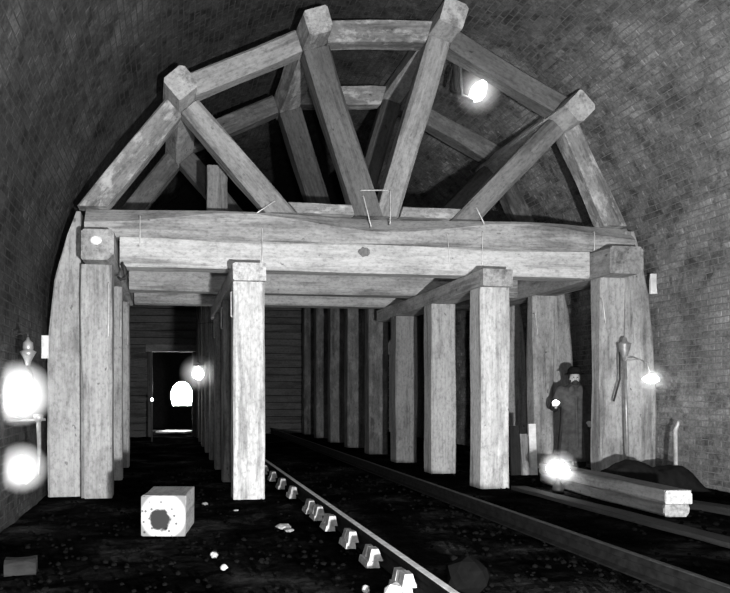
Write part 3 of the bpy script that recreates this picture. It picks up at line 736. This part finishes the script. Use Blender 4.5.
# lamp on the ground before the man
f7 = P(558, 468, 8.55)
H_ = empty('ground_lamp', (f7.x, f7.y, 0), 'bright lamp standing on the ground in front of the man', 'lamp')
lathe('base', [(.07, 0), (.075, .04), (.06, .10), (.03, .14), (.02, .2)], (f7.x, f7.y, 0), M_DIRON, H_)
flame(f7+Vector((0, 0, -.01)), .30, .20, H_, (.1, 0, 1), 6); haze(f7, .26, H_, 4); lamp_light(f7, 11, H_)

# ------------------------------------------------------------------ the man
def capsule(bm, a, b, ra, rb, n=12):
    a, b = Vector(a), Vector(b); d = b-a; L = d.length
    V = []; path = [a-d.normalized()*ra*.85, a-d.normalized()*ra*.5, a, a.lerp(b, .5), b, b+d.normalized()*rb*.5, b+d.normalized()*rb*.85]
    rad = [ra*.5, ra*.86, ra, (ra+rb)/2, rb, rb*.86, rb*.5]
    vs, fs = tube_data(path, rad, n); bv = [bm.verts.new(v) for v in vs]
    for f in fs: bm.faces.new([bv[i] for i in f])
def ball(bm, c, r, rot=None):
    s = bmesh.ops.create_icosphere(bm, subdivisions=2, radius=1)
    for v in s['verts']: v.co = Vector((v.co.x*r[0], v.co.y*r[1], v.co.z*r[2]))+Vector(c)
def rings(bm, rows, n=20):
    """rows: (cx, cy, z, rx, ry) closed loft"""
    L = []
    for (cx, cy, z, rx, ry) in rows: L.append([bm.verts.new((cx+rx*math.cos(6.2832*k/n), cy+ry*math.sin(6.2832*k/n), z)) for k in range(n)])
    for i in range(len(L)-1):
        for k in range(n): bm.faces.new((L[i][k], L[i][(k+1) % n], L[i+1][(k+1) % n], L[i+1][k]))
    bm.faces.new(L[0][::-1]); bm.faces.new(L[-1])
def fuse(name, bm, mat, parent, vox, smooth_it=2):
    bmesh.ops.recalc_face_normals(bm, faces=bm.faces)
    me = bpy.data.meshes.new(name); bm.to_mesh(me); bm.free()
    o = link(name, me, mat, parent, (0, 0, 0), local=True)
    m = o.modifiers.new('remesh', 'REMESH'); m.mode = 'VOXEL'; m.voxel_size = vox; m.use_smooth_shade = True
    s = o.modifiers.new('smooth', 'SMOOTH'); s.iterations = smooth_it; s.factor = .5
    return o
PXW = Vector((6.60, 10.70, -.01))
man = empty('person', PXW, 'bearded man in brimmed hat and long dark coat holding a small light', 'person', rz=math.radians(-22)); man.scale = (1.1, 1.02, 1.03)
shR, shL = (-.185, .01, 1.32), (.185, .01, 1.32)
elR, haR = (-.28, .06, 1.04), (-.30, -.15, 1.08)
elL, haL = (.25, .04, 1.04), (.21, -.09, .84)
bm = bmesh.new()
rings(bm, [(0, 0, .80, .13, .10), (0, 0, .88, .16, .115), (0, 0, .98, .145, .10), (0, 0, 1.12, .16, .11), (0, 0, 1.26, .18, .115), (0, 0, 1.34, .15, .09), (0, 0, 1.38, .07, .06)])
capsule(bm, (0, .005, 1.34), (0, -.01, 1.45), .058, .052)
ball(bm, (0, -.015, 1.515), (.073, .088, .108)); ball(bm, (0, -.05, 1.455), (.048, .045, .045))
ball(bm, (0, -.105, 1.495), (.013, .018, .022)); ball(bm, (0, -.098, 1.515), (.011, .014, .03))
ball(bm, (0, -.088, 1.542), (.05, .014, .010)); ball(bm, (-.03, -.088, 1.492), (.02, .012, .014)); ball(bm, (.03, -.088, 1.492), (.02, .012, .014))
ball(bm, (-.074, 0, 1.508), (.012, .02, .032)); ball(bm, (.074, 0, 1.508), (.012, .02, .032))
ball(bm, (0, -.092, 1.458), (.022, .012, .008))
for sgn, sh, el, ha in ((-1, shR, elR, haR), (1, shL, elL, haL)):
    capsule(bm, sh, el, .052, .042); capsule(bm, el, ha, .04, .028)
    d = (Vector(ha)-Vector(el)).normalized(); side = Vector((1, 0, 0))*(-sgn); up = d.cross(side).normalized()
    side = up.cross(d).normalized()*1
    p0 = Vector(ha)+d*.02; p1 = p0+d*.07
    for q in (-.024, -.008, .008, .024): capsule(bm, p0+side*q*.7, p1+side*q, .016, .013, 8)
    for q, L in ((-.03, .052), (-.010, .068), (.010, .075), (.030, .066)):
        a_ = p1+side*q; b_ = a_+d*L*.5+up*(-.012)*(1 if sgn > 0 else 1); c_ = b_+d*L*.28+up*(-.03)
        capsule(bm, a_, b_, .0095, .009, 8); capsule(bm, b_, c_, .009, .0075, 8)
    t0 = p0+side*.03+d*.01; t1 = t0+side*.022+d*.03-up*.012; capsule(bm, t0, t1, .012, .010, 8); capsule(bm, t1, t1+d*.03-up*.008-side*.006, .010, .008, 8)
for sgn in (-1, 1):
    capsule(bm, (sgn*.085, 0, .82), (sgn*.095, -.01, .46), .085, .058); capsule(bm, (sgn*.095, -.01, .46), (sgn*.10, .015, .09), .056, .038)
    capsule(bm, (sgn*.10, .02, .05), (sgn*.12, -.13, .035), .042, .034)
fuse('body', bm, M_SKIN, man, .008, 2)
bm = bmesh.new()                                               # long overcoat with sleeves and collar
rings(bm, [(0, .0, .19, .25, .20), (0, .0, .36, .235, .185), (0, .0, .5, .222, .175), (0, 0, .75, .205, .16), (0, 0, .98, .19, .14), (0, 0, 1.16, .20, .145), (0, 0, 1.29, .205, .14), (0, 0, 1.36, .155, .115), (0, .0, 1.41, .085, .085), (0, 0, 1.43, .07, .075)], 24)
capsule(bm, shR, elR, .082, .068); capsule(bm, elR, Vector(elR).lerp(Vector(haR), .93), .066, .052)
capsule(bm, shL, elL, .082, .068); capsule(bm, elL, Vector(elL).lerp(Vector(haL), .93), .066, .052)
ball(bm, (-.06, -.13, 1.28), (.05, .03, .12)); ball(bm, (.06, -.13, 1.28), (.05, .03, .12))
capsule(bm, (0, -.15, 1.2), (.01, -.185, .4), .02, .016, 8)
for ang in (-1.0, -.4, .5, 1.1, 2.2, 3.1, 4.0): capsule(bm, (.18*math.sin(ang), -.13*math.cos(ang), .9), (.248*math.sin(ang), -.198*math.cos(ang), .215), .012, .024, 8)
fuse('coat', bm, M_COAT, man, .011, 2)
for sgn in (-1, 1):
    bm = bmesh.new(); capsule(bm, (sgn*.085, 0, .80), (sgn*.095, -.01, .46), .098, .078); capsule(bm, (sgn*.095, -.01, .46), (sgn*.10, .015, .13), .076, .066)
    fuse('trouser_leg', bm, M_HAT, man, .012, 1)
    bm = bmesh.new(); capsule(bm, (sgn*.10, .02, .16), (sgn*.10, .02, .07), .058, .056); capsule(bm, (sgn*.10, .025, .055), (sgn*.125, -.15, .045), .053, .046)
    for v in bm.verts: v.co.z = max(v.co.z, .0)
    fuse('boot', bm, M_BOOT, man, .011, 1)
bm = bmesh.new()
rings(bm, [(0, .0, 1.572, .14, .16), (0, .0, 1.580, .145, .165), (0, .0, 1.588, .11, .13), (0, .0, 1.60, .098, .115), (0, .0, 1.65, .094, .11), (0, 0, 1.685, .07, .085), (0, 0, 1.695, .03, .04)], 24)
fuse('hat', bm, M_HAT, man, .008, 1)
bm = bmesh.new(); ball(bm, (0, -.07, 1.43), (.052, .046, .048)); ball(bm, (-.06, -.02, 1.45), (.018, .035, .045)); ball(bm, (.06, -.02, 1.45), (.018, .035, .045)); ball(bm, (0, -.104, 1.470), (.03, .013, .008))
fuse('beard', bm, M_HAIR, man, .007, 1)
bm = bmesh.new(); ball(bm, (0, .03, 1.53), (.084, .08, .085)); ball(bm, (-.07, .0, 1.53), (.018, .04, .055)); ball(bm, (.07, .0, 1.53), (.018, .04, .055))
fuse('hair', bm, M_HAIR, man, .008, 1)
for sx in (-.028, .028):
    e = bmesh.new(); bmesh.ops.create_icosphere(e, subdivisions=2, radius=.0105); me = bpy.data.meshes.new('eye'); e.to_mesh(me); e.free()
    link('eye', me, M_HAIR, man, (sx, -.094, 1.522), local=True)
# small light in his hand
hw = Matrix.Translation(PXW) @ Matrix.Rotation(math.radians(-22), 4, 'Z') @ Vector((-.33, -.29, 1.112))
I_ = empty('hand_lamp', hw, 'tiny glowing light held in the hand of the man', 'lamp')
lathe('holder', [(.02, -.06), (.024, -.05), (.024, .0), (.012, .01)], hw, M_LAMP, I_)
flame(hw+Vector((0, 0, .045)), .11, .08, I_); lamp_light(hw+Vector((0, -.03, .06)), 1.2, I_, .03)

# ------------------------------------------------------------------ pieces that belong to a part go one level deeper
bpy.context.view_layer.update()
def nest(child, part):
    w = child.matrix_world.copy(); child.parent = part; child.matrix_parent_inverse = part.matrix_world.inverted(); child.matrix_basis = w
def kids(o, n): return [c for c in o.children if c.name.split('.')[0] == n]
for L in (A, B, C_, D_, E_, G_, H_, I_):
    for c in kids(L, 'glow_haze'): nest(c, kids(L, 'flame')[0])
for e_, l_ in zip(kids(bt, 'sawn_end'), kids(bt, 'upper_length')+kids(bt, 'lower_length')): nest(e_, l_)
for e_ in kids(oc, 'sawn_end'): nest(e_, kids(oc, 'log_body')[0])
for e_ in kids(man, 'eye')+kids(man, 'beard')+kids(man, 'hair'): nest(e_, kids(man, 'body')[0])
